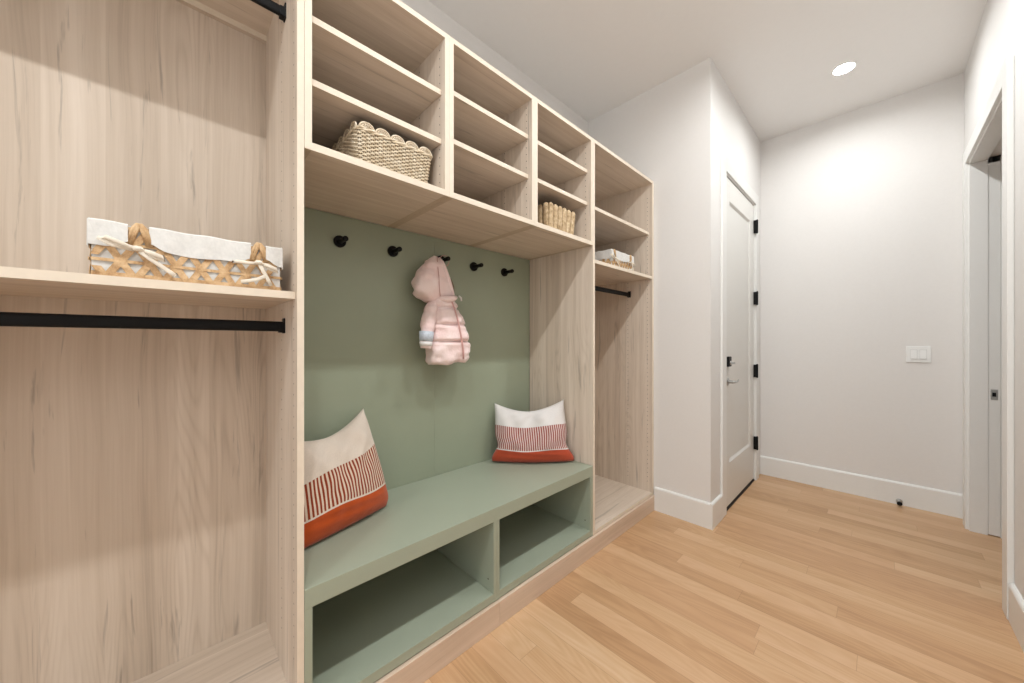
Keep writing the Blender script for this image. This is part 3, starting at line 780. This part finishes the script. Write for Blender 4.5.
def fluted_basket(label, cx, cy, z0, L, D, H, nL, nD, mat):
    t = thing('scalloped_basket', (cx, cy, z0), label, 'basket')
    tp = 0.08; pts0 = [(sx*D/2, sy*L/2) for sx, sy in ((1,1),(-1,1),(-1,-1),(1,-1))]
    sk = MB(); vs = []
    for k, z, ins in ((1-tp, 0.002, 0.006), (1, H-0.004, 0.006), (1, H-0.004, 0.010), (1-tp, 0.008, 0.010)):
        vs += [(cx+x*k-math.copysign(ins, x), cy+y*k-math.copysign(ins, y), z0+z) for x, y in pts0]
    sk.add(vs, [(q*4+i, q*4+(i+1) % 4, (q+1)*4+(i+1) % 4, (q+1)*4+i) for q in range(3) for i in range(4)] + [(0,1,2,3), (12,13,14,15)])
    sk.build('basket_core', M_core, t)
    for axis, cnt, span, offs in (('y', nL, L, D/2), ('x', nD, D, L/2)):
        for s in (1, -1):
            for i in range(cnt):
                w = span/cnt; c = -span/2+w*(i+0.5); r = w*0.47; N = 46; P = []; Q = []
                for k in range(N+1):
                    z = (H+r)*k/N; sc_ = 1-tp*(1-min(z, H)/H)
                    a, b = s*offs*sc_, c*sc_
                    P.append((cx+a, cy+b, z0+0.001+z) if axis == 'y' else (cx+b, cy+a, z0+0.001+z))
                    rr = r if z < H else r*math.sqrt(max(0.02, 1-((z-H)/r)**2))
                    Q.append(rr*sc_*(0.93+0.07*(k % 2)))
                mb = MB(); mb.tube(P, Q, 10, flat=0.55, up=(1,0,0) if axis == 'y' else (0,1,0)); mb.build('scallop', mat, t, smooth=True)
    return t
fluted_basket('small golden wicker basket with scalloped rim in the right cubby cabinet', -1.295, 1.535, 1.8025, 0.232, 0.20, 0.135, 6, 5, M_wk2)

def lined_basket(label, cx, cy, z0, L, D, H, rot=0.0, pitch=0.046, sw=0.0135, band=0.054, gaps=(-0.105, 0.125), gw=0.034, bows=True):
    t = thing('lined_basket', (cx, cy, z0), label, 'basket')
    ca, sa = math.cos(rot), math.sin(rot)
    def W(x, y, z): return (cx + x*ca - y*sa, cy + x*sa + y*ca, z0 + z)
    wallsdef = [('front', lambda u, z, o: W(D/2+o, u, z), L), ('back', lambda u, z, o: W(-D/2-o, u, z), L),
                ('left', lambda u, z, o: W(u, -L/2-o, z), D), ('right', lambda u, z, o: W(u, L/2+o, z), D)]
    # strips of split bamboo: two slanting sets and level ones, over and under
    for nm, fn, span in wallsdef:
        mb = MB()
        for sgn in (1, -1):
            k = 0; run = H/math.tan(R(60)); u0 = -span/2 - run
            while u0 < span/2 + 2*run:
                a, b = u0, u0 + sgn*run
                if sgn < 0: a, b = u0, u0-run
                pl = []; N = 10
                for i in range(N+1):
                    f = i/N; u = a+(b-a)*f; z = H*f
                    if abs(u) <= span/2-0.001: pl.append((u, z, 0.0022 + 0.0014*math.sin(i*math.pi*0.5*sgn + k*1.7)))
                if len(pl) > 1:
                    hw = sw/2/math.sin(R(60)); vs = []
                    for u, z, o in pl:
                        ul, ur = max(-span/2, u-hw), min(span/2, u+hw)
                        vs += [fn(ul, z, o), fn(ur, z, o), fn(ur, z, o+0.0012), fn(ul, z, o+0.0012)]
                    m_ = len(pl); fs = [(i*4+q, i*4+(q+1) % 4, (i+1)*4+(q+1) % 4, (i+1)*4+q) for i in range(m_-1) for q in range(4)] + [(0,1,2,3), tuple((m_-1)*4+q for q in (3,2,1,0))]
                    mb.add(vs, fs)
                u0 += pitch; k += 1
        for z, h in ((0.003, 0.010), (0.036, 0.007), (0.076, 0.007), (H-0.010, 0.008)):
            vs = []; N = max(6, int(span/0.02)); 
            for i in range(N+1):
                u = -span/2 + span*i/N; o = 0.0012 + 0.0022*(i % 2)*(1 if z > 0.01 else 0.4)
                vs += [fn(u, z, o), fn(u, z+h, o), fn(u, z+h, o+0.0011), fn(u, z, o+0.0011)]
            fs = [(i*4+q, i*4+(q+1) % 4, (i+1)*4+(q+1) % 4, (i+1)*4+q) for i in range(N) for q in range(4)] + [(0,1,2,3), tuple(N*4+q for q in (3,2,1,0))]
            mb.add(vs, fs)
        mb.build('woven_side', M_bb, t)
    # cloth liner: inner bag
    lb = MB(); a, b = D/2-0.0006, L/2-0.0006; th = 0.0025
    def ringv(a, b, z, n=16): return [W(a*sx, b*sy, z) for sx, sy in ((1,1),(-1,1),(-1,-1),(1,-1))]
    vs = ringv(a, b, 0.003)+ringv(a, b, H+0.002)+ringv(a-th, b-th, H+0.002)+ringv(a-th, b-th, 0.006)
    fs = [(q*4+i, q*4+(i+1) % 4, (q+1)*4+(i+1) % 4, (q+1)*4+i) for q in range(3) for i in range(4)] + [(0,1,2,3), (12,13,14,15)]
    lb.add(vs, fs); ln = lb.build('liner', M_cloth, t)
    # turned-down band, open at the tie gaps
    for nm, fn, span in wallsdef:
        gl = gaps if nm in ('front', 'back') else ()
        cuts = [-span/2-0.004] + [v for g in gl for v in (g-gw/2, g+gw/2)] + [span/2+0.004]
        for c0_, c1_ in zip(cuts[::2], cuts[1::2]):
            mb = MB(); N = max(4, int((c1_-c0_)/0.008)); vs = []
            for i in range(N+1):
                f = i/N; u = c0_+(c1_-c0_)*f
                # cloth pulled away beside each gap
                e0 = math.exp(-((u-c0_)/0.018)**2) if c0_ > -span/2 else 0; e1 = math.exp(-((c1_-u)/0.018)**2) if c1_ < span/2 else 0
                bot = H - band*(1-0.35*max(e0, e1)) + 0.0022*math.sin(u*55+len(nm)); top = H+0.004+0.0012*math.sin(u*70)
                wv = 0.0012*math.sin(u*95+1.3)
                prof = [(top-0.001, -0.001), (top+0.0015, 0.002), (top-0.002, 0.0055), ((top+bot)/2, 0.0062+wv), (bot, 0.0068+wv*1.5), (bot, 0.0048+wv*1.5), ((top+bot)/2, 0.0045+wv), (top-0.004, 0.0035)]
                vs += [fn(u, z, o) for z, o in prof]
            n = 8; fs = [(i*n+q, i*n+(q+1) % n, (i+1)*n+(q+1) % n, (i+1)*n+q) for i in range(N) for q in range(n)] + [tuple(range(n)), tuple(N*n+q for q in range(n))]
            mb.add(vs, fs); mb.build('liner_band', M_cloth, ln)
    if bows:
        for bi, g in enumerate(gaps):
            # bamboo handle loop showing in the gap
            hb = MB()
            for dx in (0.004, -0.002):
                hb.tube([W(D/2+0.004+dx*0.3, g-0.017+dx, H-0.042), W(D/2+0.006, g-0.006+dx, H-0.002), W(D/2+0.004, g-0.002, H+0.007), W(D/2+0.004, g+0.004, H+0.007), W(D/2+0.006, g+0.007+dx, H-0.002), W(D/2+0.004, g+0.018+dx, H-0.042)], 0.0042, 8, flat=0.45, up=(1,0,0))
            hb.build('handle', M_bb, t, smooth=True)
            z = H - 0.053 + 0.004*bi; x = D/2+0.012
            bw = MB()
            bw.tube([W(x-0.004, g-0.009, z), W(x, g-0.004, z+0.002), W(x+0.004, g+0.003, z+0.001), W(x-0.002, g+0.009, z-0.001)], [0.004, 0.008, 0.008, 0.004], 10, flat=0.8)
            m_ = 1 if bi == 0 else -0.5
            # loops
            bw.tube([W(x, g-0.004, z), W(x+0.007, g-0.024, z+0.008*m_), W(x+0.006, g-0.050, z+0.014*m_+0.004), W(x+0.003, g-0.058, z+0.012*m_+0.001), W(x+0.002, g-0.040, z+0.003*m_), W(x, g-0.006, z-0.003)], [0.003,0.0045,0.005,0.004,0.0045,0.003], 8, flat=0.4, up=(1,0,0))
            bw.tube([W(x, g+0.004, z), W(x+0.008, g+0.018, z-0.004), W(x+0.008, g+0.038, z-0.013), W(x+0.004, g+0.044, z-0.020), W(x+0.004, g+0.028, z-0.014), W(x, g+0.005, z-0.004)], [0.003,0.005,0.0055,0.004,0.0045,0.003], 8, flat=0.4, up=(1,0,0))
            # tails
            if bi == 0:
                tl = [(g+0.003, z-0.004), (g+0.018, z-0.018), (g+0.036, z-0.032), (g+0.054, z-0.046), (g+0.062, z-0.053)]; t2 = [(g-0.004, z+0.002), (g-0.03, z+0.006), (g-0.052, z+0.012), (g-0.062, z+0.016)]
            else:
                tl = [(g+0.002, z-0.004), (g+0.010, z-0.022), (g+0.020, z-0.042), (g+0.028, z-0.060)]; t2 = [(g+0.014, z-0.034), (g-0.004, z-0.046), (g-0.024, z-0.052), (g-0.040, z-0.055)]
            for T_ in (tl, t2): bw.tube([W(x+0.003-0.003*(i > 2), y, max(zz, 0.004)) for i, (y, zz) in enumerate(T_)], 0.0048, 8, flat=0.35, up=(1,0,0))
            bw.build('ribbon_bow', M_tie, t, smooth=True)
    return t
lined_basket('long bamboo basket with white cloth liner and bows on the left closet shelf', -1.315, 0.052, 1.3665, 0.355, 0.22, 0.122)
lined_basket('small bamboo basket with white cloth liner in the right closet, under its upper shelf', -1.335, 2.205, 1.704, 0.29, 0.26, 0.118, gaps=(-0.115, 0.10), gw=0.02, pitch=0.034)
